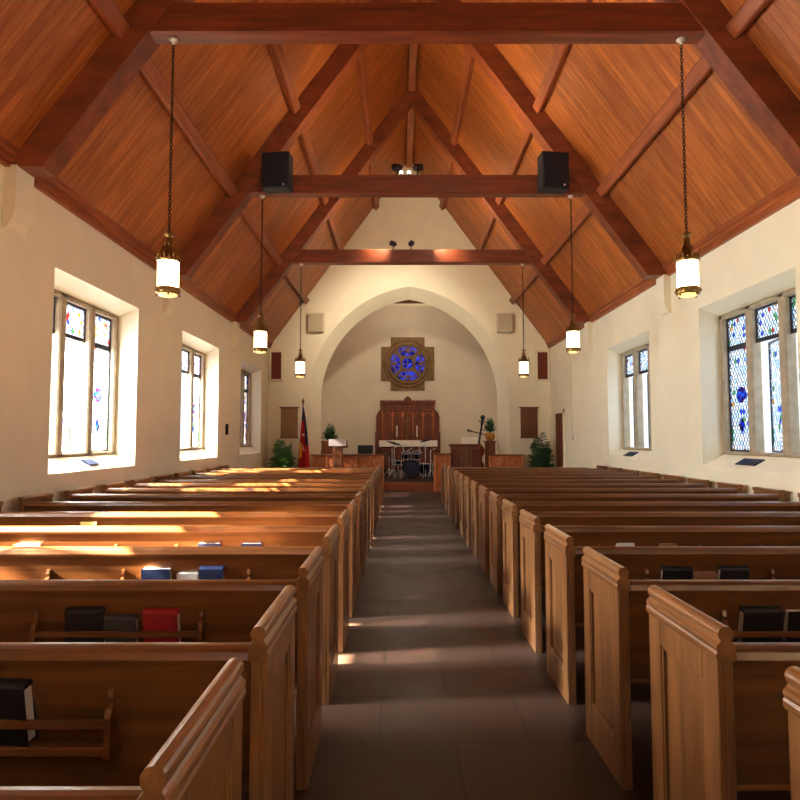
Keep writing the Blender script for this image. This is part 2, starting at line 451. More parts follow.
m = MB(); m.box(-1.7, 1.7, 21.25, CY-.003, .25, .5); m.build('floor_altar_platform', CARPET, None, 'structure')

# roof
m = MB()
for s in (-1, 1):
    m.prism([(0,APEX),(s*(W+.55),roof(W+.55)),(s*(W+.55),roof(W+.55)+.25),(0,APEX+.25)], 'y', YW-.3, YE+.5)
ceil = m.build('ceiling', DECK, None, 'structure')
cs = math.cos(math.atan(SL)); sn = math.sin(math.atan(SL))
def slab_pts(s, xc, wdt, dep):
    """cross-section of a purlin lying on the slope at x=xc"""
    t = Vector((s*cs, -sn)); n = Vector((-s*sn, -cs))
    p = Vector((s*xc, roof(xc)))
    c = .018
    q = [p - t*wdt/2 - n*.01, p - t*wdt/2 + n*(dep-c), p - t*(wdt/2-c) + n*dep, p + t*(wdt/2-c) + n*dep, p + t*wdt/2 + n*(dep-c), p + t*wdt/2 - n*.01]
    return [(v.x, v.y) for v in q]
spans = [(YW, TR[0]-.13)] + [(a+.13, b-.13) for a, b in zip(TR[:-1], TR[1:])] + [(TR[-1]+.13, YE)]
for (a, b) in spans:
    for s in (-1, 1):
        for q in (.25, .5, .75):
            m = MB(); m.prism(slab_pts(s, W*(1-q), .17, .13), 'y', a, b)
            m.build('purlin', TIMBER_Y, ceil, 'structure')
    m = MB(); m.box(-.085, .085, a, b, APEX-.24, APEX-.0); m.build('ridge_beam', TIMBER_Y, ceil, 'structure')
for i, s in enumerate((-1, 1)):
    m = MB()
    m.prism([(s*W,4.235),(s*(W-.055),4.235),(s*(W-.055),4.29),(s*(W-.085),4.31),(s*(W-.085),4.35),(s*(W-.12),4.37),(s*(W-.12),roof(W-.12)+.01),(s*W,EAVE+.01)], 'y', YW, YE)
    m.build('trim_%d' % (i+1), TIMBER_Y, None, 'structure')

# trusses
names = ['timber roof truss nearest the camera, its collar beam across the top of the photo',
         'middle timber roof truss, its collar beam carrying two black speakers',
         'far timber roof truss, last before the white gable wall']
RD = .30
def rafter(s):
    n = Vector((-s*sn, -cs))*RD
    c = .02
    m = MB()
    a = Vector((s*(W), roof(W))); b = Vector((0, APEX))
    # underside line offset by n, clipped at the wall and at the ridge
    dx = RD/sn
    lo = (s*W, roof(W)); lo2 = (s*W, roof(W) - RD/cs + .28); lo3 = (s*(W-.17), roof(W-.17) - RD/cs)
    hi2 = (0, APEX - RD/cs); hi = (0, APEX)
    m.prism([(s*W, 4.25), (s*(W-(RD/cs-.015)/SL), 4.25), hi2, hi, lo], 'y', -.13, .13)
    return m
for i, y in enumerate(TR):
    t = thing('roof_truss', names[i], 'roof truss', (0, y, 0), 'timber roof trusses')
    for s in (-1, 1): rafter(s).build('rafter', TIMBER, t)
    zc0, zc1 = 5.654, 5.975
    xin = lambda z: W - (z + RD/cs - EAVE)/SL
    m = MB()
    a, b = xin(zc0)+.02, xin(zc1)+.02
    prof = [(-.10, zc0+.02), (-.08, zc0), (.08, zc0), (.10, zc0+.02), (.10, zc1), (-.10, zc1)]
    n = len(prof); vs = []
    for s in (-1, 1):
        for (yy, zz) in prof:
            vs.append((s*(xin(zz)+.02), yy, zz))
    m.add(vs, [(k, (k+1)%n, (k+1)%n+n, k+n) for k in range(n)] + [tuple(range(n)), tuple(range(n, 2*n))])
    m.build('collar_beam', COLLAR, t)

# ------------------------------------------------------------------ windows
def make_window(num, s, y0, opened, sun_side):
    """three-light stone window with iron casements; lights listed in opened stand ajar"""
    JW, MW = .09, .15
    lw = (WW - 2*JW - 2*MW)/3
    z0, z1, zt = 1.30, 3.37, 2.87
    xa, xb = s*(FX-.0), s*(FX+.15)
    fr = MB()
    def bar(a, b, c, d):
        fr.cbox(xa, xb, a, b, c, d, .02)
    bar(y0, y0+JW, z0, z1); bar(y0+WW-JW, y0+WW, z0, z1)
    for k in (1, 2):
        a = y0 + JW + k*lw + (k-1)*MW
        bar(a, a+MW, z0, z1)
    bar(y0, y0+WW, z0, z0+.05); bar(y0, y0+WW, z1-.07, z1)
    o = fr.build('window_%d' % num, STONE, None, 'structure')
    xg = s*(FX+.09)
    for k in range(3):
        a = y0 + JW + k*(lw+MW); b = a+lw
        # fixed upper light
        m = MB(); t = .022
        for (p, q, r, w) in ((a,b,zt-.03,zt+.02),(a,b,z1-.07-t,z1-.07),(a,a+t,zt,z1-.07),(b-t,b,zt,z1-.07)): m.box(xg-.018, xg+.018, p, q, r, w)
        u = m.build('upper_light', LEADBAR, o, 'structure')
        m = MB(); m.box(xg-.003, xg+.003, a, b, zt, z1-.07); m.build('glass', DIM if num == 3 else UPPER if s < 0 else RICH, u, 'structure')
        # iron casement, hinged on the near jamb
        ang = 0
        if k in opened: ang = math.radians((14, 14, 13)[k] if num < 7 else 80)
        m = MB(); z2 = z0+.05
        for (p, q, r, w) in ((0,lw,z2,z2+t),(0,lw,zt-.03-t,zt-.03),(0,t,z2,zt-.03),(lw-t,lw,z2,zt-.03)): m.box(-.015, .015, p, q, r, w)
        c = m.build('casement', LEADBAR, o, 'structure'); c.location = (xg, a, 0); c.rotation_euler.z = -s*ang
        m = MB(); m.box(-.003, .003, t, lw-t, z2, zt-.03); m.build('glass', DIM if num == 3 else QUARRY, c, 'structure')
        if k not in opened:
            m = MB(); m.lathe([(.001,-.006),(.115,-.006),(.115,.006),(.001,.006)], (0, lw/2, 2.16), 24, axis='x', smooth=False); m.build('medallion', REDGLASS, c, 'structure')
            m = MB(); m.prism([(lw/2-.08,1.72),(lw/2,1.60),(lw/2+.08,1.72),(lw/2,1.84)], 'x', -.006, .006); m.build('quarry_badge', REDGLASS, c, 'structure')
    return o
make_window(1, -1, WIN[1], (0,1), 1)
make_window(2, -1, WIN[2], (0,1), 1)
make_window(3, -1, WIN[3], (), 1)
make_window(4, 1, WIN[1], (0,1), 0)
make_window(5, 1, WIN[2], (0,1,2), 0)
make_window(7, -1, WIN[0], (0,1,2), 1)
make_window(8, 1, WIN[0], (0,1), 0)
# dark plates lying on the sloping sills of the right-hand windows
ang = math.atan2(1.30-ZS, FX-W)
for (yc, lab) in ((8.38, 'dark ventilation plate on the sloping sill of the nearer right window'), (12.68, 'dark ventilation plate on the sloping sill of the farther right window')):
    m = MB(); m.cbox(-.08,.08,-.24,.24,.0,.015,.004)
    for q in range(9): m.box(-.065,.065,-.22+q*.05,-.195+q*.05,.015,.02)
    o = m.build('sill_vent', SLATE); tag(o, lab, 'vent', 'plates on the window sills')
    xm = 4.36; o.location = (xm, yc, ZS+(xm-W)*math.tan(ang)+.002); o.rotation_euler = (0, -ang, 0)
m = MB(); m.cbox(-.07,.07,-.12,.12,0,.02,.004); o = m.build('sill_shadow_slab', BLUECOVER)  # slab laid where only a bluish shadow falls on the sill
tag(o, 'thin blue slab standing in for a bluish shadow on the sill of the nearest left window', 'painted shadow')
o.location = (-4.36, 8.3, ZS+.145*math.tan(ang)+.002); o.rotation_euler = (0, ang, 0)

# door in the right wall near the far end
d = MB(); d.cbox(W-.02, W+.03, 17.26, 18.1, 0, 2.24, .006)
for (a, b, c, e) in ((17.36,17.63,.2,1.0),(17.73,18.0,.2,1.0),(17.36,17.63,1.15,2.1),(17.73,18.0,1.15,2.1)): d.cbox(W-.03, W-.015, a, b, c, e, .008)
door = d.build('door_1', DARKWOOD, None, 'structure')
m = MB(); m.box(W-.04, W+.01, 17.16, 17.26, 0, 2.34); m.box(W-.04, W+.01, 18.1, 18.2, 0, 2.34); m.box(W-.04, W+.01, 17.16, 18.2, 2.24, 2.34)
m.build('door_frame', PLASTER, door, 'structure')
m = MB(); m.ball((W-.06, 17.35, 1.02), .03); m.tube((W-.05,17.35,1.02),(W-.02,17.35,1.02),.012); m.build('door_handle', BRASS, door, 'structure')

# ------------------------------------------------------------------ pews
PX, PL, PIT, Y0, DEP = .69, 3.43, .8814, 1.0896, .533
def end_panel(u0, u1, face, name, parent, s):
    """panelled end between local u0<u1; face=+1 puts the recessed side on u0 (aisle)"""
    m = MB(); S = lambda a: s*a
    m.cbox(S(u0+.016), S(u1), 0, DEP, 0, .90, .004)
    for (a, b, c, d) in ((0,.10,0,.90),(DEP-.105,DEP,0,.90),(.10,DEP-.105,.77,.90),(.10,DEP-.105,0,.19)):
        m.cbox(S(u0), S(u0+.017), a, b, c, d, .003)
    # applied bead round the recessed panel
    for (a, b, c, d) in ((.10,.112,.19,.77),(DEP-.117,DEP-.105,.19,.77),(.10,DEP-.105,.758,.77),(.10,DEP-.105,.19,.202)):
        m.box(S(u0+.006), S(u0+.017), a, b, c, d)
    o = m.build(name, OAK_Z, parent)
    uc = (u0+u1)/2
    pr = [(uc + .024*math.cos(t), .941 + .024*math.sin(t)) for t in [PI*(-.22 + 1.44*q/12) for q in range(13)]]
    pr += [(uc-.016,.921),(uc-.021,.914),(uc-.028,.908),(uc-.030,.898),(uc-.027,.889),(uc-.031,.881),(uc-.031,.868),(uc-.026,.860),
           (uc+.026,.860),(uc+.031,.868),(uc+.031,.881),(uc+.027,.889),(uc+.030,.898),(uc+.028,.908),(uc+.021,.914),(uc+.016,.921)]
    c = MB(); c.prism([(s*a, b) for a, b in pr], 'y', -.008, DEP+.008)
    c.build('moulded_cap', OAK_CAP, o)
    return o
def make_pew(s):
    t = thing('pew', 'pew', 'pew')
    S = lambda a: s*a
    end_panel(0, .050, 1, 'end_panel', t, s)
    # wall end: same panel, plain
    m = MB(); m.cbox(S(PL-.055), S(PL), 0, DEP, 0, .90, .005); o = m.build('end_panel', OAK_Z, t)
    c = MB(); uc = PL-.0275
    pr = [(uc-.032,.90),(uc+.032,.90),(uc+.034,.915),(uc+.034,.935),(uc+.028,.945),(uc-.028,.945),(uc-.034,.935),(uc-.034,.915)]
    c.prism([(s*a, b) for a, b in pr], 'y', -.006, DEP+.006); c.build('moulded_cap', OAK_CAP, o)
    a, b = S(.048), S(PL-.054)
    m = MB(); m.prism([(.100,.44),(.006,.86),(.032,.86),(.126,.44)], 'x', a, b); m.build('backrest', OAK_X, t)
    m = MB()
    pr = [(.0,.848),(-.004,.862),(.0,.874)] + [(.038-.038*math.cos(PI*i/8), .874+.026*math.sin(PI*i/8)) for i in range(1,8)] + [(.076,.874),(.080,.862),(.076,.848)]
    m.prism(pr, 'x', a, b, False); m.build('top_rail', OAK_X, t)
    m = MB(); m.cbox(min(a,b), max(a,b), .10, .50, .415, .452, .008); m.build('seat', OAK_D, t)
    for u in (1.13, 2.29):
        m = MB(); m.prism([(.12,0),(.45,0),(.45,.08),(.40,.16),(.40,.36),(.46,.415),(.12,.415)], 'x', S(u), S(u+.035)); m.build('bench_support', OAK_Z, t)
    for u0, u1 in ((.49, 1.21), (1.67, 2.39)):
        m = MB()
        m.box(S(u0), S(u1), .008, .085, .583, .598)
        m.cbox(S(u0), S(u1), -.004, .008, .655, .683, .003); m.cbox(S(u0), S(u1), -.004, .008, .576, .602, .003)
        r = m.build('book_rack', OAK_X, t)
        for u in (u0-.02, u1):
            k = MB(); k.prism([(.088,.55),(.02,.55),(-.006,.57),(-.010,.60),(-.006,.63),(-.010,.69),(.002,.715),(.016,.725),(.012,.745),(.018,.766),(.032,.772),(.046,.765),(.056,.74)], 'x', S(u), S(u+.02)); k.build('bracket', OAK_X, r)
    return t
ORD = ['first','second','third','fourth','fifth','sixth','seventh','eighth','ninth','tenth','eleventh','twelfth','thirteenth','fourteenth','fifteenth']
NROW = 15
special = {(-1,0):'oak pew nearest the camera on the left, mostly below the frame', (-1,1):'oak pew on the left with one large black book in its rack',
    (-1,2):'oak pew on the left with black, charcoal and red books in its rack',
    (-1,3):'sunlit oak pew on the left with navy books and an empty second rack',
    (1,0):'oak pew on the right, only its end cap seen at the edge of the photo', (1,1):'oak pew right of the aisle with a full tan panelled end, nearest whole end',
    (1,2):'oak pew right of the aisle, second whole panelled end, black book behind its back',
    (1,14):'front oak pew of the right block, farthest from the camera', (-1,14):'front oak pew of the left block, farthest from the camera'}
for s in (-1, 1):
    proto = make_pew(s)
    for k in range(NROW):
        o = proto if k == 0 else copy_tree(proto)
        jit = (.06 if (s == -1 and k == 0) else 0)
        o.location = (s*PX, Y0 + k*PIT + jit, 0)
        side = 'left' if s < 0 else 'right'
        tag(o, special.get((s,k), 'long oak pew %s of the aisle, %s row counted from the camera' % (side, ORD[k])), 'pew', 'pews %s of the aisle' % side)
# low screens in front of the first rows
for s in (-1, 1):
    t = thing('pew_screen', 'low oak screen standing before the front pew %s of the aisle' % ('left' if s < 0 else 'right'), 'screen', (s*PX, 14.75, 0), 'front pew screens')
    S = lambda a: s*a
    m = MB(); m.cbox(S(0), S(.06), 0, .3, 0, .82, .006); m.build('end_panel', OAK_Z, t)
    m = MB(); m.cbox(S(PL-.06), S(PL), 0, .3, 0, .82, .006); m.build('end_panel', OAK_Z, t)
    m = MB(); m.cbox(min(S(.06),S(PL-.06)), max(S(.06),S(PL-.06)), .2, .23, .05, .80, .004)
    for q in range(5): m.cbox(min(S(.15+q*.64),S(.70+q*.64)), max(S(.15+q*.64),S(.70+q*.64)), .185, .202, .15, .70, .006)
    m.build('panelling', OAK_X, t)
    m = MB(); m.cbox(min(S(-.01),S(PL+.01)), max(S(-.01),S(PL+.01)), -.01, .31, .82, .85, .008); m.build('top_rail', OAK_X, t)

# ------------------------------------------------------------------ books and papers in the racks
def make_book(w, h, t, cover, spine_up=True):
    """book standing in a rack, cover to the viewer; spine_up turns the spine to the top"""
    r = thing('book', 'book', 'book')
    m = MB(); n = 8
    prof = [(-t/2, 0), (-t/2, h-t*.35)] + [(-t/2*math.cos(PI*i/n), h-t*.35+t*.35*math.sin(PI*i/n)) for i in range(1, n)] + [(t/2, h-t*.35), (t/2, 0), (t/2-.004, 0), (t/2-.004, h-t*.4), (-t/2+.004, h-t*.4), (-t/2+.004, 0)]
    if not spine_up: prof = [(a, h-b) for a, b in prof]
    m.prism(prof, 'x', -w/2, w/2)
    m.build('cover', cover, r)
    g = MB()
    if spine_up: g.cbox(-w/2+.006, w/2-.006, -t/2+.004, t/2-.004, .006, h-t*.4, .002)
    else: g.cbox(-w/2+.006, w/2-.006, -t/2+.004, t/2-.004, t*.4, h-.006, .002)
    g.build('pages', PAPER, r)
    return r
def book(s_x, k, w, h, t, cover, label, up=True, tilt=.17, rz=0, dz=0, dy=0, cat='book'):
    side = -1 if s_x < 0 else 1
    b = make_book(w, h, t, cover, up)
    b.location = (s_x, Y0 + k*PIT + .044 + dy, .603+dz)
    b.rotation_euler = (tilt, 0, rz)
    tag(b, label, cat, 'hymnals and papers in the pew racks')
book(-1.50, 1, .17, .20, .05, BLACK, 'large black book upright in the rack of the nearest left pew back', rz=-.10, up=True)
book(-1.69, 2, .165, .185, .05, BLACK, 'black book, leftmost of three beside the red book', rz=.10)
book(-1.53, 2, .14, .15, .045, GREYCOVER, 'charcoal book between the black book and the red book', rz=.02)
book(-1.345, 2, .155, .18, .05, REDCOVER, 'red hymnal, the only red book in the pew racks', rz=-.06)
book(-1.71, 3, .17, .18, .045, BLUECOVER, 'navy book with white page edges up, beside a low pale booklet', up=False)
book(-1.53, 3, .12, .15, .03, PAPER, 'low pale booklet between two navy books', up=False)
book(-1.385, 3, .14, .19, .045, BLUECOVER, 'navy book to the right of the low pale booklet', up=True)
book(-1.665, 4, .16, .18, .035, BLUECOVER, 'thin navy book with white top edge, left one of the fourth seen rack', up=False)
book(-1.36, 4, .15, .18, .035, BLUECOVER, 'thin navy book with white top edge, nearer the aisle in the fourth rack', up=False)
book(-2.98, 4, .17, .175, .03, PAPER, 'white papers at the left edge of the photo in a pew rack', up=False)
book(-3.03, 4, .07, .21, .012, YELLOWPAPER, 'yellow leaflet tucked behind the white papers at the left edge', up=False, dy=.035)
book(-2.98, 5, .14, .215, .012, YELLOWPAPER, 'yellow envelope sticking up from a left pew rack by itself', up=False)
book(-1.62, 7, .24, .18, .03, YELLOWPAPER, 'yellow papers just showing above a far left pew back', up=False)
book(1.33, 2, .18, .19, .055, BLACK, 'thick black book in the nearest right rack, next to a pale edged book', rz=.05)
book(1.53, 2, .17, .175, .05, BLACK, 'black book with pale page edges up, at the right edge of the photo', up=False)
book(1.34, 3, .175, .19, .05, BLACK, 'black book left of the small tan booklet on the right side')
book(1.51, 3, .14, .155, .03, BROWNCOVER, 'small tan booklet between two black books on the right side', up=False)
book(1.675, 3, .17, .19, .05, BLACK, 'black book right of the small tan booklet on the right side')
book(1.355, 4, .13, .182, .03, PAPER, 'white booklet just above the pew rail on the right, nearer the aisle', up=False)
book(1.665, 4, .12, .178, .03, BROWNCOVER, 'tan booklet just above the pew rail on the right, beyond the white one', up=False)

# ------------------------------------------------------------------ lanterns
def make_lantern():
    t = thing('hanging_lantern', 'lantern', 'lantern')
    zt = 5.654
    m = MB(); m.lathe([(.001,zt),(.045,zt),(.05,zt-.012),(.03,zt-.03),(.012,zt-.04),(.012,zt-.06),(.001,zt-.06)], n=16); m.build('ceiling_rose', WHITEMETAL, t)
    m = MB(); z = zt-.06; i = 0
    while z > 3.63:
        rot = Matrix.Rotation(PI/2, 3, 'X') if i % 2 == 0 else Matrix.Rotation(PI/2, 3, 'Z') @ Matrix.Rotation(PI/2, 3, 'X')
        m.torus((0,0,z-.022), .013, .0045, 8, 4, rot, 1, 1.75); z -= .037; i += 1
    m.build('chain', IRON, t)
    m = MB(); m.lathe([(.006,3.64),(.018,3.63),(.018,3.61),(.05,3.605),(.052,3.592),(.018,3.585),(.02,3.55),(.028,3.50),(.045,3.43),(.07,3.375),(.106,3.355),(.116,3.345),(.116,3.32),(.105,3.315)], n=24)
    for k in range(8):
        a = 2*PI*k/8; c, sN = math.cos(a)*.112, math.sin(a)*.112
        m.tube((c,sN,3.34),(c*1.07,sN*1.07,3.435),.012,.002,6)
        a2 = a+PI/8; m.tube((math.cos(a2)*.112,math.sin(a2)*.112,3.34),(math.cos(a2)*.112,math.sin(a2)*.112,3.39),.01,.003,6)
    for k in range(4):
        a = 2*PI*k/4+.4; m.path([(math.cos(a)*.028,math.sin(a)*.028,3.56),(math.cos(a)*.045,math.sin(a)*.045,3.48),(math.cos(a)*.10,math.sin(a)*.10,3.36)], .006, 6)
    m.build('crown', BRASS, t)
    m = MB(); m.lathe([(.001,3.02),(.098,3.02),(.102,3.04),(.102,3.31),(.096,3.325),(.001,3.325)], n=24); m.build('glass_shade', LANTERN_GLASS, t)
    m = MB(); m.lathe([(.098,3.05),(.112,3.05),(.116,3.04),(.116,2.995),(.110,2.985),(.096,2.985)], n=24)
    for k in range(10):
        a = 2*PI*k/10; m.ball((math.cos(a)*.118,math.sin(a)*.118,3.018), .013, 6, 4)
    for k in range(4):
        a = 2*PI*k/4+.4; m.ball((math.cos(a)*.108,math.sin(a)*.108,2.972), .013, 6, 4)
        m.tube((math.cos(a)*.108,math.sin(a)*.108,3.04),(math.cos(a)*.108,math.sin(a)*.108,3.33),.004,n=5)
    m.build('base_band', BRASS, t)
    m = MB(); m.lathe([(.001,2.955),(.05,2.96),(.085,2.97),(.094,2.99),(.094,3.018),(.001,3.018)], n=20); m.build('lower_diffuser', AMBERGLASS, t)
    return t
proto = make_lantern(); first = True
beam = ['nearest', 'middle', 'farthest']
for i, y in enumerate(TR):
    for s in (-1, 1):
        o = proto if first else copy_tree(proto); first = False
        o.location = (s*2.62, y+.0, 0)
        tag(o, 'lit brass lantern on a chain %s of the aisle, hung from the %s roof beam' % ('left' if s < 0 else 'right', beam[i]), 'lantern', 'hanging lanterns')

# ------------------------------------------------------------------ black speakers and floodlights on the beams
def speaker(x, label, rz):
    t = thing('loudspeaker', label, 'loudspeaker', (x, TR[1]-.24, 5.64), 'black speakers on the middle beam', rz)
    m = MB(); m.cbox(-.23,.23,-.12,.13,0,.62,.012); m.build('cabinet', BLACKBOX, t)
    m = MB(); m.cbox(-.21,.21,-.135,-.118,.025,.595,.008); m.build('grille', GRILLE, t)
    m = MB(); m.lathe([(.001,-.14),(.014,-.14),(.016,-.134)], (.14,0,.06), 12, axis='y'); m.build('badge', CHROME, t)
speaker(-2.32, 'black loudspeaker on the left end of the middle roof beam', -.10)
speaker(2.27, 'black loudspeaker on the right end of the middle roof beam', .12)
def spot(x, y, label, tx):
    t = thing('floodlight', label, 'floodlight', (x, y, 5.975), 'small floodlights on the roof beams')
    m = MB(); m.tube((0,0,0),(0,0,.10),.014); m.lathe([(.001,0),(.04,0),(.04,.012),(.001,.014)], n=12); m.build('stem', BLACKBOX, t)
    d = Vector((tx, .5, .25)).normalized(); q = d.to_track_quat('Z','Y').to_matrix()
    m = MB(); m.lathe([(.001,-.09),(.05,-.085),(.06,-.05),(.062,.06),(.068,.08),(.06,.078),(.052,.03),(.001,.03)], (0,0,.17), 14, rot=q); m.build('lamp_head', BLACKBOX, t)
spot(-.33, TR[1], 'black floodlight left of the ridge line on the middle beam', -.3)
spot(.02, TR[1], 'black floodlight right of the two bulbs on the middle beam', .4)
spot(-.44, TR[2], 'left of two black floodlights on the farthest beam', -.3)
spot(-.02, TR[2], 'right of two black floodlights on the farthest beam', .1)
for x, l in ((-.26,'small white bulb on the middle beam beside the left floodlight'), (-.13,'small white bulb on the middle beam beside the right floodlight')):
    t = thing('bulb', l, 'bulb', (x, TR[1]-.05, 5.975), 'white bulbs on the middle beam')
    m = MB(); m.lathe([(.001,0),(.022,0),(.022,.03),(.001,.03)], n=10); m.build('socket', BLACKBOX, t)
    m = MB(); m.ball((0,0,.06), .036, 12, 8); m.build('globe', BULB, t)

# ------------------------------------------------------------------ fittings on the far wall
for s, x in ((-1,-2.79),(1,2.855)):
    t = thing('wall_speaker', 'cream wall loudspeaker high on the gable, %s of the chancel arch' % ('left' if s < 0 else 'right'), 'loudspeaker', (x, YE, 4.72), 'cream wall speakers')
    m = MB(); m.cbox(-.23,.23,-.17,-.002,0,.56,.01); m.build('cabinet', CREAMBOX, t)
    m = MB(); m.cbox(-.20,.20,-.183,-.168,.03,.53,.006); m.build('grille', CREAMGRILLE, t)
for s, x in ((-1,-3.985),(1,3.985)):
    t = thing('wall_grille', 'tall brown wall grille in a white frame at the %s corner under the roof' % ('left' if s < 0 else 'right'), 'grille', (x, YE, 3.24), 'brown corner grilles')
    m = MB()
    for (a,b,c,d) in ((-.21,.21,0,.06),(-.21,.21,.87,.93),(-.21,-.15,0,.93),(.15,.21,0,.93)): m.cbox(a,b,-.07,-.002,c,d,.008)
    m.build('frame', PLASTER, t)
    m = MB(); m.box(-.15,.15,-.04,-.004,.05,.88)
    for q in range(7): m.cbox(-.135+q*.04,-.11+q*.04,-.05,-.038,.06,.87,.003)
    m.build('panel', GRILLECLOTH, t)
for s, x, mt, lab in ((-1,-3.58,LIGHTBOARD,'tan hymn board with slatted rows on the wall left of the arch'),(1,3.565,BROWNBOARD,'brown hymn board on the wall right of the arch')):
    t = thing('hymn_board', lab, 'hymn board', (x, YE, 1.57), 'wall hymn boards')
    m = MB(); m.cbox(-.25,.25,-.05,-.002,0,.86,.008); m.build('backboard', mt, t)
    m = MB()
    for q in range(6): m.cbox(-.22,.22,-.062,-.048,.06+q*.135,.075+q*.135,.003)
    m.build('slats', mt, t)
    m = MB(); m.cbox(-.29,.29,-.08,-.002,.86,.90,.01); m.cbox(-.27,.27,-.07,-.002,-.03,0,.008); m.build('cornice', BROWNBOARD, t)
m = MB(); m.cbox(W-.03, W-.002, 16.37, 16.40, 1.62, 4.1, .004); cn = m.build('wall_conduit', PLASTER); tag(cn, 'thin white cable conduit running down the right wall beside the door', 'conduit')
m = MB(); m.cbox(W-.05, W-.002, 16.33, 16.44, 1.50, 1.63, .006); m.build('switch_box', WHITEMETAL, cn)
m = MB(); m.cbox(-W+.002, -W+.05, 14.9, 14.98, 1.62, 1.86, .006); o = m.build('wall_switch', IRON); 
o.location = (0, -.72, 0); tag(o, 'small dark switch box on the left wall before the third window', 'switch')

# rose window: notched stone panel with blue tracery lights
rw = thing('rose_window', 'notched square stone rose window with blue stained glass above the altar', 'window', (0, CY, 4.27))
a, b = .975, .62
cross = [(-b,-a),(b,-a),(b,-b-.04),(b+.04,-b),(a,-b),(a,b),(b+.04,b),(b,b+.04),(b,a),(-b,a),(-b,b+.04),(-b-.04,b),(-a,b),(-a,-b),(-b-.04,-b),(-b,-b-.04)]
m = MB(); m.prism(cross, 'y', -.06, -.002); m.build('stone_panel', ROSE_STONE, rw)
m = MB()
m.torus((0,-.07,0), .72, .05, 40, 6, Matrix.Rotation(PI/2,3,'X'))
m.torus((0,-.07,0), .86, .035, 40, 6, Matrix.Rotation(PI/2,3,'X'))
m.build('rim', ROSE_STONE, rw)
m = MB()
def pane(pts, y=-.085): 
    m.prism(pts, 'y', y, y+.02)
def pol(r, a): return (r*math.cos(a), r*math.sin(a))
for k in range(8):                                   # eight outer lights, four small ones and the centre
    a_ = PI/8 + PI/4*k
    pane([pol(.30,a_), pol(.44,a_+.27), pol(.60,a_+.25), pol(.64,a_+.10), pol(.60,a_), pol(.64,a_-.10), pol(.60,a_-.25), pol(.44,a_-.27)])
for k in range(4):
    a_ = PI/2*k
    pane([pol(.25,a_), pol(.34,a_+.22), pol(.43,a_), pol(.34,a_-.22)])
    pane([pol(.62,a_+.06), pol(.55,a_), pol(.62,a_-.06), pol(.66,a_)])
pane([pol(.205, 2*PI*q/20) for q in range(20)])
m.build('glass', BLUEGLASS, rw)
m = MB(); m.lathe([(.001,-.07),(.72,-.07),(.72,-.058),(.001,-.058)], n=40, axis='y', smooth=False); m.build('stone_disc', ROSE_STONE, rw)
m = MB()
Y_ = -.095
def seg(p, q, r=.02): m.tube((p[0],Y_,p[1]),(q[0],Y_,q[1]),r,n=6)
for off in (0, PI/4):
    pts = [pol(.66, off+PI/2*k) for k in range(4)]
    for k in range(4): seg(pts[k], pts[(k+1)%4])
m.torus((0,Y_,0), .215, .022, 24, 6, Matrix.Rotation(PI/2,3,'X'))
seg((-.21,0),(.21,0),.012); seg((0,-.21),(0,.21),.012)
m.build('tracery', ROSE_STONE, rw)

# reredos
rr = thing('reredos', 'dark carved wooden reredos with a stepped crested top behind the altar', 'reredos', (0, CY-.02, .5))
m = MB(); m.cbox(-.98,.98,-.16,0,0,2.36,.01)
for q in range(5): m.cbox(-.90+q*.365,-.58+q*.365,-.175,-.155,.95,1.98,.012)
m.build('centre_panel', DARKWOOD, rr)
for s in (-1,1):
    m = MB(); m.prism([(s*.98,0),(s*1.18,0),(s*1.18,1.22),(s*1.15,1.27),(s*1.15,1.84),(s*1.08,2.0),(s*.98,2.08)], 'y', -.13, 0); m.build('side_wing', DARKWOOD, rr)
m = MB()
m.cbox(-1.0,1.0,-.19,.0,2.27,2.33,.01); m.cbox(-.99,.99,-.18,0,2.0,2.06,.01)
for q in range(11):
    x = -.92+q*.184; m.prism([(x-.08,2.33),(x+.08,2.33),(x+.085,2.40),(x+.06,2.45),(x+.03,2.41),(x,2.40),(x-.03,2.41),(x-.06,2.45),(x-.085,2.40)], 'y', -.16, -.04)
m.prism([(-.16,2.33),(.16,2.33),(.13,2.47),(.06,2.53),(0,2.57),(-.06,2.53),(-.13,2.47)], 'y', -.20, -.04)
m.build('crest', DARKWOOD, rr)
m = MB()
for q in range(6):
    x = -.92+q*.368; m.tube((x,-.185,.9),(x,-.185,2.02),.02,n=8)
    if q < 5:
        for t_ in range(8):
            a0, a1 = PI*t_/8, PI*(t_+1)/8
            m.tube((x+.184-.165*math.cos(a0),-.18,1.82+.15*math.sin(a0)),(x+.184-.165*math.cos(a1),-.18,1.82+.15*math.sin(a1)),.012,n=5)
m.build('tracery', REDWOOD, rr)
# altar
al = thing('altar', 'wooden altar table draped along its top with a white linen cloth', 'altar', (0, 21.95, .5))
m = MB(); m.cbox(-.95,.95,-.3,.35,0,.90,.01)
for q in range(4): m.cbox(-.86+q*.44,-.48+q*.44,-.315,-.295,.10,.72,.012)
m.build('table_body', DARKWOOD, al)
m = MB(); m.cbox(-1.0,1.0,-.36,.40,.90,.965,.012); m.cbox(-1.0,1.0,-.37,-.355,.75,.962,.004); m.build('altar_cloth', CLOTH, al)
for x, l in ((-.39,'white altar candle in a holder, left of the cross'), (.31,'white altar candle in a holder, right of the cross')):
    t = thing('candle', l, 'candle', (x, 21.95, 1.465), 'altar candles')
    m = MB(); m.lathe([(.001,0),(.05,0),(.05,.012),(.015,.03),(.015,.10),(.032,.12),(.032,.13),(.001,.13)], n=14); m.build('holder', BRASS, t)
    m = MB(); m.lathe([(.022,.13),(.022,.50),(.004,.51),(.001,.53)], n=12); m.build('wax', CLOTH, t)
t = thing('altar_cross', 'slim pale metal cross standing on the altar', 'cross', (-.03, 22.15, 1.465))
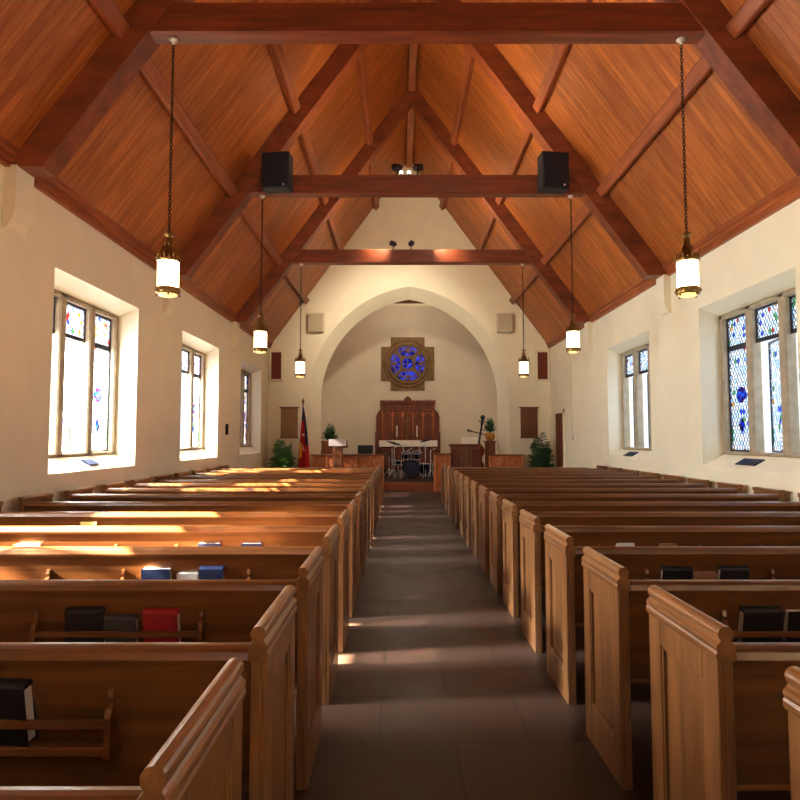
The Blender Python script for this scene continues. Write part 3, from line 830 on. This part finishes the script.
m = MB(); m.lathe([(.001,0),(.09,0),(.09,.02),(.05,.04),(.02,.06),(.018,.36),(.001,.36)], n=14); m.build('stand', BRASS, t)
m = MB(); m.cbox(-.015,.015,-.01,.01,.36,.90,.003); m.cbox(-.10,.10,-.01,.01,.68,.71,.003); m.build('cross', BRASS, t)

# drum kit before the altar
KY, KZ = 20.35, .25
dk = thing('drum_kit', 'dark blue drum kit with chrome stands before the altar', 'drum kit', (.08, KY, KZ))
m = MB(); m.lathe([(.275,-.22),(.285,-.22),(.285,.22),(.275,.22)], (0,0,.30), 28, axis='y'); m.torus((0,-.215,.30),.283,.016,28,6,Matrix.Rotation(PI/2,3,'X'))
bd = m.build('bass_drum', SHELL, dk)
m = MB(); m.lathe([(.001,-.212),(.275,-.208)], (0,0,.30), 28, axis='y'); m.build('drum_head', HEAD, bd)
for (x, y, z, r, h, nm) in ((-.17,-.05,.74,.13,.18,'tom_drum'),(.17,-.05,.74,.14,.2,'tom_drum'),(.50,.25,.28,.19,.36,'floor_tom'),(-.42,.22,.5,.17,.13,'snare_drum')):
    m = MB(); rot = Matrix.Rotation(.3,3,'X') if nm == 'tom_drum' else Matrix.Identity(3)
    m.lathe([(r,-h/2),(r,h/2)], (x,y,z), 22, rot=rot); o = m.build(nm, SHELL, dk)
    m = MB()
    for q in (-h/2, h/2): m.torus(Vector((x,y,z))+rot@Vector((0,0,q)), r, .012, 22, 5, rot)
    for q in range(6):
        a_ = 2*PI*q/6; p = rot@Vector((math.cos(a_)*(r+.01),math.sin(a_)*(r+.01),-h/2)); p2 = rot@Vector((math.cos(a_)*(r+.01),math.sin(a_)*(r+.01),h/2))
        m.tube(Vector((x,y,z))+p, Vector((x,y,z))+p2, .007, n=5)
    m.build('hoops', CHROME, o)
    m = MB(); m.lathe([(.001,h/2+.004),(r,h/2+.002)], (x,y,z), 22, rot=rot); m.build('drum_head', PAPER if nm=='snare_drum' else HEAD, o)
def stand(x, y, h, tilt, r, dark=True):
    m = MB(); m.tube((x,y,.12),(x,y,h),.013,n=8)
    for q in range(3):
        a_ = 2*PI*q/3+.5; m.tube((x,y,.30),(x+.24*math.cos(a_),y+.24*math.sin(a_),.012),.012,n=6); m.tube((x,y,.16),(x+.12*math.cos(a_),y+.12*math.sin(a_),.16),.007,n=5)
    s_ = m.build('cymbal_stand', CHROME, dk)
    rot = Matrix.Rotation(tilt,3,'Y') @ Matrix.Rotation(.12,3,'X')
    m = MB(); m.lathe([(.001,.03),(.03,.028),(.045,.012),(r*.6,.002),(r,-.015)], (x,y,h), 26, rot=rot); m.build('cymbal', CYMBAL, s_)
stand(-.55, -.02, 1.14, .28, .24); stand(.46, .1, 1.22, -.2, .2); stand(-.72,.35,.78,0,.17); stand(-.32,-.3,.62,.1,.02)
m = MB()
for (x, y) in ((-.17,-.05),(.17,-.05)): m.path([(0,.02,.58),(x*.5,.02,.66),(x,.02,.68)], .012, 6)
for q in range(3):
    a_ = 2*PI*q/3; m.tube((.5+.2*math.cos(a_),.25+.2*math.sin(a_),.5),(.5+.21*math.cos(a_),.25+.21*math.sin(a_),.0),.01,n=6)
for s in (-1,1): m.tube((s*.27,-.1,.25),(s*.38,-.28,.0),.012,n=6)
m.path([(-.42,.22,.43),(-.42,.22,.25)], .014); 
for q in range(3):
    a_ = 2*PI*q/3; m.tube((-.42,.22,.27),(-.42+.22*math.cos(a_),.22+.22*math.sin(a_),.01),.011,n=6)
for (x, y, h) in ((-.62,.2,.95),(-.25,.3,1.05),(.28,.32,1.0),(.62,-.1,.9),(-.1,.36,.9)):
    m.tube((x,y,.02),(x,y,h),.014,n=6)
    for q in range(3):
        a_ = 2*PI*q/3+x*7; m.tube((x,y,.28),(x+.2*math.cos(a_),y+.2*math.sin(a_),.012),.012,n=5)
    m.tube((x,y,h),(x+.16,y-.12,h+.07),.012,n=6); m.lathe([(.001,0),(.03,0),(.03,.05),(.001,.05)], (x,y,h*.6), 8)
m.build('hardware', CHROME, dk)

# chancel rails
def rail(x0, x1, y, zt, label, npan, name='chancel_rail'):
    t = thing(name, label, 'rail', ((x0+x1)/2, y, 0), 'carved wooden rails before the chancel')
    h = (x1-x0)/2
    m = MB(); m.cbox(-h,h,-.05,.05,0,zt-.05,.006)
    n = npan*2; w = 2*h/npan
    m.build('panelling', REDWOOD, t)
    m = MB()
    for q in range(npan):
        a = -h+q*w
        m.cbox(a,a+.05,-.075,-.045,0,zt-.05,.006)
        c = a+w/2+.025
        for r_ in (.20,.12): m.torus((c,-.055,zt-.24), r_*.62, .014, 16, 5, Matrix.Rotation(PI/2,3,'X'))
        for k in range(4):
            e = PI/4+k*PI/2; m.tube((c,-.055,zt-.24),(c+.14*math.cos(e),-.055,zt-.24+.14*math.sin(e)),.012,n=5)
    m.cbox(h-.05,h,-.075,-.045,0,zt-.05,.006); m.cbox(-h,h,-.07,-.045,.0,.12,.006)
    m.build('carving', CARVED, t)
    m = MB(); m.cbox(-h-.02,h+.02,-.09,.09,zt-.05,zt,.012); m.build('handrail', MIDWOOD, t)
rail(-2.85,-.75,18.33,1.07,'carved reddish wooden rail left of the aisle, behind the flag and lectern',5)
rail(.70,1.18,18.33,1.10,'short carved reddish rail right of the aisle, before the pulpit desk',1)
rail(2.30,3.31,18.45,1.07,'plain low wooden rail at the right, beside the right-hand fern',2)
# left lectern
t = thing('lectern', 'wooden lectern on a square post with a white cloth over its top', 'lectern', (-2.05, 18.0, 0))
m = MB(); m.cbox(-.13,.13,-.1,.1,.06,1.30,.01); m.build('post', MIDWOOD, t)
m = MB(); m.cbox(-.24,.24,-.2,.2,0,.07,.015); m.build('base', MIDWOOD, t)
m = MB(); m.prism([(-.15,1.50),(.2,1.30),(.2,1.26),(-.15,1.46)], 'x', -.27, .27); m.build('desk_top', MIDWOOD, t)
m = MB(); m.prism([(-.16,1.515),(.205,1.31),(.205,1.30),(-.15,1.50),(-.15,1.32),(-.163,1.32)], 'x', -.25, .25); m.build('cloth', CLOTH, t)
# pulpit desk, right
t = thing('pulpit_desk', 'panelled oak pulpit desk with a dark top, right of the aisle', 'pulpit', (1.64, 18.55, 0))
m = MB(); m.cbox(-.42,.42,-.2,.25,0,1.30,.01); m.build('body', MIDWOOD, t)
for q, x in enumerate((-.29,0,.29)):
    m = MB(); m.cbox(x-.11,x+.11,-.22,-.195,.2,1.22,.012); m.build('panel', DARKWOOD if q != 1 else OAK_Z, t)
m = MB(); m.cbox(-.47,.45,-.27,.28,1.30,1.37,.012); m.build('top', DARKWOOD, t)
t = thing('open_book', 'large open white book propped on the pulpit desk', 'book', (1.75, 18.55, 1.37))
m = MB(); m.prism([(-.04,0),(-.02,0),(.13,.19),(.11,.20)], 'x', -.26, .26); m.build('cover', BROWNCOVER, t)
for s in (-1,1):
    m = MB(); m.prism([(-.062,.0),(-.04,.0),(.10,.20),(.078,.205)], 'x', s*.004, s*.25); m.build('pages', PAPER, t)
# chair, right, in the chancel
def chair(x, y, z, rz, label):
    t = thing('high_backed_chair', label, 'chair', (x, y, z), None, rz)
    m = MB(); m.cbox(-.24,.24,-.24,.22,.42,.47,.01); m.build('seat', MIDWOOD, t)
    m = MB(); m.cbox(-.17,.17,.185,.21,.5,1.16,.006); m.cbox(-.2,.2,.18,.215,1.12,1.2,.012); m.build('backrest', MIDWOOD, t)
    for sx in (-1,1):
        m = MB(); m.cbox(sx*.22-.025,sx*.22+.025,.175,.225,0,1.24,.008); m.build('leg', MIDWOOD, t)
        m = MB(); m.cbox(sx*.22-.025,sx*.22+.025,-.24,-.19,0,.66,.008); m.build('leg', MIDWOOD, t)
        m = MB(); m.cbox(sx*.22-.03,sx*.22+.03,-.26,.2,.66,.70,.01); m.build('armrest', MIDWOOD, t)
chair(-2.62, 20.4, .25, PI, 'dark high-backed wooden chair in the chancel behind the left lectern')
# cello leaning on its stand
t = thing('double_bass', 'double bass with a dark neck and scroll leaning in the right of the chancel', 'double bass', (2.2, 19.95, .25))
out = [(0,.13),(.17,.15),(.22,.26),(.21,.36),(.14,.44),(.13,.52),(.16,.60),(.165,.70),(.11,.78),(.03,.81)]
poly = [(x,z) for x,z in out] + [(-x,z) for x,z in out[::-1][:-1]]
m = MB(); m.prism(poly, 'y', -.06, .06); bod = m.build('body', CELLO, t)
m = MB(); m.cbox(-.02,.02,-.10,-.055,.52,1.30,.006); m.build('neck', BLACK, t)
m = MB(); m.cbox(-.032,.032,-.11,-.03,1.28,1.42,.008); m.ball((0,-.07,1.46),.06,10,8,(1,.7,1)); m.tube((-.10,-.07,1.36),(.10,-.07,1.36),.012,n=6); m.build('scroll', BLACK, t)
m = MB(); m.prism([(-.05,.34),(.05,.34),(.03,.42),(-.03,.42)], 'y', -.10, -.06); m.prism([(-.04,.16),(.04,.16),(.02,.30),(-.02,.30)], 'y', -.09, -.06); m.build('bridge', BLACK, t)
m = MB(); m.tube((0,0,.14),(0,0,.0),.008); m.build('endpin', CHROME, t)
t.rotation_euler = (0, .16, 0); t.location = (2.05, 20.15, .27); t.scale = (1.34, 1.3, 1.34)
t = thing('plant_pedestal', 'tall wooden plant pedestal in the chancel by the right arch pier', 'pedestal', (2.49, 19.4, .25))
m = MB(); m.cbox(-.16,.16,-.16,.16,0,.06,.012); m.build('base', MIDWOOD, t)
m = MB()
for sx in (-1,1):
    for sy in (-1,1): m.cbox(sx*.12-.022,sx*.12+.022,sy*.12-.022,sy*.12+.022,.06,1.17,.006)
m.cbox(-.11,.11,-.11,.11,.06,1.17,.006)
m.build('column', MIDWOOD, t)
m = MB(); m.cbox(-.18,.18,-.18,.18,1.17,1.21,.012); m.build('top', MIDWOOD, t)
p = thing('potted_plant', 'dark spiky plant in an amber basket on the right plant pedestal', 'potted plant', (2.49, 19.4, 1.46))
m = MB(); m.lathe([(.001,0),(.09,0),(.15,.10),(.15,.17),(.11,.24),(.12,.25),(.10,.25),(.001,.23)], n=20); m.build('basket', AMBER, p)
PLANT_R = p
t = thing('microphone_stand', 'black boom microphone stand crossing in front of the cello', 'microphone stand', (2.22, 19.72, .25))
m = MB(); m.tube((0,0,.0),(0,0,1.38),.012); m.lathe([(.001,0),(.14,0),(.14,.02),(.02,.035)], n=16); m.build('pole', BLACKBOX, t)
m = MB(); m.tube((-.32,0,1.52),(.46,0,1.33),.013); m.build('boom', BLACKBOX, t)
m = MB(); m.ball((-.36,0,1.535),.04,10,8); m.tube((-.34,0,1.53),(-.24,0,1.50),.022); m.build('microphone', BLACK, t)
# screens and dark seat on the left of the chancel
t = thing('monitor_screen', 'black monitor screen on a stand in the chancel, left of the altar', 'monitor', (-1.42, 20.7, .25))
m = MB(); m.cbox(-.25,.25,-.03,.03,.78,1.06,.008); m.build('screen', BLACKBOX, t)
m = MB(); m.tube((0,0,.02),(0,0,.8),.02); m.lathe([(.001,0),(.2,0),(.2,.02),(.001,.03)], n=18); m.build('stand', BLACKBOX, t)
t = thing('keyboard_piano', 'low dark blue covered keyboard beside the black monitor', 'keyboard', (-1.75, 20.2, .25))
m = MB(); m.cbox(-.55,.55,-.18,.18,.66,.78,.02); m.build('cover', BLUEBLACK, t)
for s in (-1,1):
    m = MB(); m.cbox(s*.45-.02,s*.45+.02,-.15,.15,0,.66,.006); m.build('leg', BLACKBOX, t)

# ------------------------------------------------------------------ plants and flag
def frond(m, base, az, length, rise, droop, wid, nleaf=12, leaf=.12):
    prev = None; d = Vector((math.cos(az), math.sin(az), 0)); side = Vector((-d.y, d.x, 0))
    P_ = []
    for i in range(nleaf+1):
        t = i/nleaf
        P_.append(Vector(base) + d*length*t*(1-.15*t) + Vector((0,0,rise*t - droop*t*t)))
    for i in range(nleaf):
        m.tube(P_[i], P_[i+1], .006*(1-i/nleaf)+.002, n=4, caps=False)
        if i < 2: continue
        t = i/nleaf; ll = leaf*math.sin(PI*min(1, .18+t*.82))*1.1+.02
        tang = (P_[i+1]-P_[i]).normalized()
        for s in (-1,1):
            tip = P_[i] + side*s*ll + tang*ll*.7 + Vector((0,0,-ll*.35+random.uniform(-.02,.02)))
            a = P_[i] - tang*wid*.5; b = P_[i] + tang*wid*.5
            mid = (P_[i]+tip)/2 + Vector((0,0,.012))
            m.add([a, mid - tang*wid*.8, tip, mid + tang*wid*.8, b], [(0,1,2,3,4)])
def fern(x, y, h, rad, label, mat, n=34, zb=0, leaf=.13, wid=.05):
    t = thing('potted_fern', label, 'potted plant', (x, y, zb), 'green ferns before the far wall')
    m = MB(); m.lathe([(.001,0),(.13,0),(.17,.28),(.185,.28),(.185,.32),(.165,.32),(.155,.28),(.001,.28)], n=20); m.build('pot', POT, t)
    m = MB()
    for i in range(n):
        az = 2.39996*i; q = (i+.5)/n
        top = h-.28
        rise = top*(1.7 - .9*q) ; droop = top*(.75 - .1*q) 
        frond(m, (0.05*math.cos(az),.05*math.sin(az),.28), az, rad*(.45+.72*q**.7)*random.uniform(.85,1.1), rise*random.uniform(.9,1.05), droop, wid, 15, leaf*random.uniform(.85,1.15))
    m.build('foliage', mat, t)
fern(-3.66, 18.2, 1.62, .40, 'bushy green fern in the left corner beside the flag', LEAFGREEN, 54, leaf=.13, wid=.02)
fern(3.76, 18.12, 1.74, .38, 'tall dark green palm fern in the right corner beside the door', LEAFDARK, 40, leaf=.16, wid=.02)
m = MB()
for i in range(18):
    az = 2.4*i; frond(m, (0,0,.22), az, .08+.2*i/18, .60-.3*i/18, .06+.14*i/18, .02, 9, .07)
m.build('foliage', LEAFDARK, PLANT_R)
t = thing('plant_table', 'small dark wooden plant table in the chancel behind the left lectern', 'table', (-2.62, 21.1, .25))
m = MB(); m.cbox(-.3,.3,-.25,.25,.86,.90,.01); m.build('tabletop', DARKWOOD, t)
for sx in (-1,1):
    for sy in (-1,1):
        m = MB(); m.cbox(sx*.26-.025,sx*.26+.025,sy*.21-.025,sy*.21+.025,0,.86,.006); m.build('leg', DARKWOOD, t)
p = thing('potted_plant', 'dark leafy potted plant on the table behind the left lectern', 'potted plant', (-2.62, 21.1, 1.15))
m = MB(); m.lathe([(.001,0),(.1,0),(.13,.22),(.14,.22),(.14,.25),(.001,.25)], n=18); m.build('pot', POT, p)
m = MB()
for i in range(20):
    az = 2.4*i; frond(m, (0,0,.24), az, .12+.28*i/20, .80-.4*i/20, .1+.2*i/20, .022, 9, .1)
m.build('foliage', LEAFDARK, p)

f = thing('flag', 'red and navy flag with a yellow emblem draped on a pole beside the left fern', 'flag', (-3.10, 18.25, 0))
m = MB(); m.lathe([(.001,0),(.17,0),(.17,.03),(.06,.06),(.03,.12),(.001,.12)], n=20); m.build('base', BRASS, f)
m = MB(); m.tube((0,0,.06),(0,0,2.52),.016,.013); m.build('pole', MIDWOOD, f)
m = MB(); m.ball((0,0,2.55),.03); m.lathe([(.03,2.57),(.045,2.62),(.02,2.66),(.001,2.72)], n=8); m.build('finial', BRASS, f)
def drape(t0, t1, x0, x1, mat, name, nz=22, nx=24, fy=0, parent=f):
    """cloth hanging in folds from the pole; width grows towards the hem"""
    m = MB(); vs = []
    for i in range(nz+1):
        t = t0+(t1-t0)*i/nz; z = 2.45-1.85*t
        for j in range(nx+1):
            u = x0+(x1-x0)*j/nx
            w = .02+.32*t**.8
            x = -(.13*t) + u*w*1.08
            y = -.03 - .05*t*math.cos(u*PI*5+.8) - .03*t + fy
            vs.append((x, y, z))
    fs = [(i*(nx+1)+j, i*(nx+1)+j+1, (i+1)*(nx+1)+j+1, (i+1)*(nx+1)+j) for i in range(nz) for j in range(nx)]
    m.add(vs, fs, True); o = m.build(name, mat, parent)
    return o
drape(0, 1, 0, 1, FLAGRED, 'cloth')
drape(.0, .60, .62, 1.0, NAVY, 'navy_field', fy=-.006)
drape(.0, .22, .0, .55, NAVY, 'navy_field', fy=-.006, nz=8)
drape(.56, .80, .03, .30, GOLD, 'gold_emblem', fy=-.008, nz=8)
drape(.42, .46, .25, .55, CLOTH, 'white_lettering', fy=-.008, nz=6)
drape(.60, .68, .38, .45, CLOTH, 'white_lettering', fy=-.010, nz=6, nx=8)
drape(.66, .69, .28, .66, GOLD, 'gold_emblem', fy=-.012, nz=4, nx=10)

# ------------------------------------------------------------------ light
def area(name, loc, rot, sx, sy, power, col, spread=PI):
    d = bpy.data.lights.new(name, 'AREA'); d.shape = 'RECTANGLE'; d.size = sx; d.size_y = sy; d.energy = power; d.color = col; d.spread = spread
    o = bpy.data.objects.new(name, d); COL.objects.link(o); o.location = loc; o.rotation_euler = rot; return o
for i, y in enumerate(WIN):
    area('sky_light_left', (-5.3, y+WW/2, 2.6), (0, -PI/2, 0), 2.9, 2.6, [1100,1100,900,420][i], (1, .95, .86))
    if i < 3: area('sky_light_right', (5.3, y+WW/2, 2.6), (0, PI/2, 0), 2.9, 2.6, 120, (.80, .88, 1))
area('west_fill_light', (0, YW-.5, 3.5), (PI/2, 0, 0), 4.2, 3.6, 12, (1, .95, .88))  # fill light added outside the made-up west opening
s = bpy.data.lights.new('sun', 'SUN'); s.energy = 210; s.angle = math.radians(.8); s.color = (1, .90, .72)
so = bpy.data.objects.new('sun', s); COL.objects.link(so)
so.rotation_euler = Vector((1, .265, -.715)).to_track_quat('-Z', 'Y').to_euler()
def point(name, loc, e, c, r=.1):
    d = bpy.data.lights.new(name, 'POINT'); d.energy = e; d.color = c; d.shadow_soft_size = r
    o = bpy.data.objects.new(name, d); COL.objects.link(o); o.location = loc
def spotl(name, loc, to, e, c, ang, r=.12):
    d = bpy.data.lights.new(name, 'SPOT'); d.energy = e; d.color = c; d.spot_size = math.radians(ang); d.spot_blend = .8; d.shadow_soft_size = r
    o = bpy.data.objects.new(name, d); COL.objects.link(o); o.location = loc
    o.rotation_euler = (Vector(to)-Vector(loc)).to_track_quat('-Z','Y').to_euler()
for y in TR:
    for sx in (-1, 1):
        spotl('flood_beam', (sx*.5, y, 6.45), (sx*2.2, y+1.2, 7.6), 85 if sx < 0 else 145, (1,.84,.62), 165)
spotl('chancel_flood', (-.44, TR[2]+.1, 6.3), (-.6, 22.9, 3.0), 560, (1,.9,.74), 80)
for sx in (-1, 1): spotl('gable_fill', (sx*.6, TR[2]-.4, 6.3), (sx*3.2, YE, 2.6), 150, (1,.86,.64), 75)  # fill spots added to brighten the far wall, without fixtures of their own
point('chancel_lamp', (0, 20.6, 6.3), 90, (1,.9,.75), .3)

s2 = bpy.data.lights.new('bright_sky_glow', 'SUN'); s2.energy = 24; s2.angle = math.radians(11); s2.color = (.86, .92, 1)  # second sun lamp added for the skylight stripes across the aisle
so2 = bpy.data.objects.new('bright_sky_glow', s2); COL.objects.link(so2)
so2.rotation_euler = Vector((1, .16, -.47)).to_track_quat('-Z', 'Y').to_euler()

w = bpy.data.worlds.new('sky'); SC.world = w; w.use_nodes = True
bg = w.node_tree.nodes['Background']; bg.inputs[0].default_value = (.82,.9,1,1); bg.inputs[1].default_value = 1.2

# ------------------------------------------------------------------ camera
cam = bpy.data.cameras.new('camera'); cam.lens = 629/800*36; cam.sensor_width = 36; cam.clip_start = .05; cam.clip_end = 200
co = bpy.data.objects.new('camera', cam); COL.objects.link(co)
co.location = (-.2814, 0, 1.54); co.rotation_euler = (PI/2+math.radians(3.476), math.radians(.0), 0)
SC.camera = co
SC.view_settings.view_transform = 'Standard'
SC.view_settings.look = 'None'
SC.view_settings.exposure = .14
SC.view_settings.gamma = .92
SC.cycles.max_bounces = 8
SC.cycles.diffuse_bounces = 5
SC.cycles.transparent_max_bounces = 12
SC.cycles.sample_clamp_indirect = 6
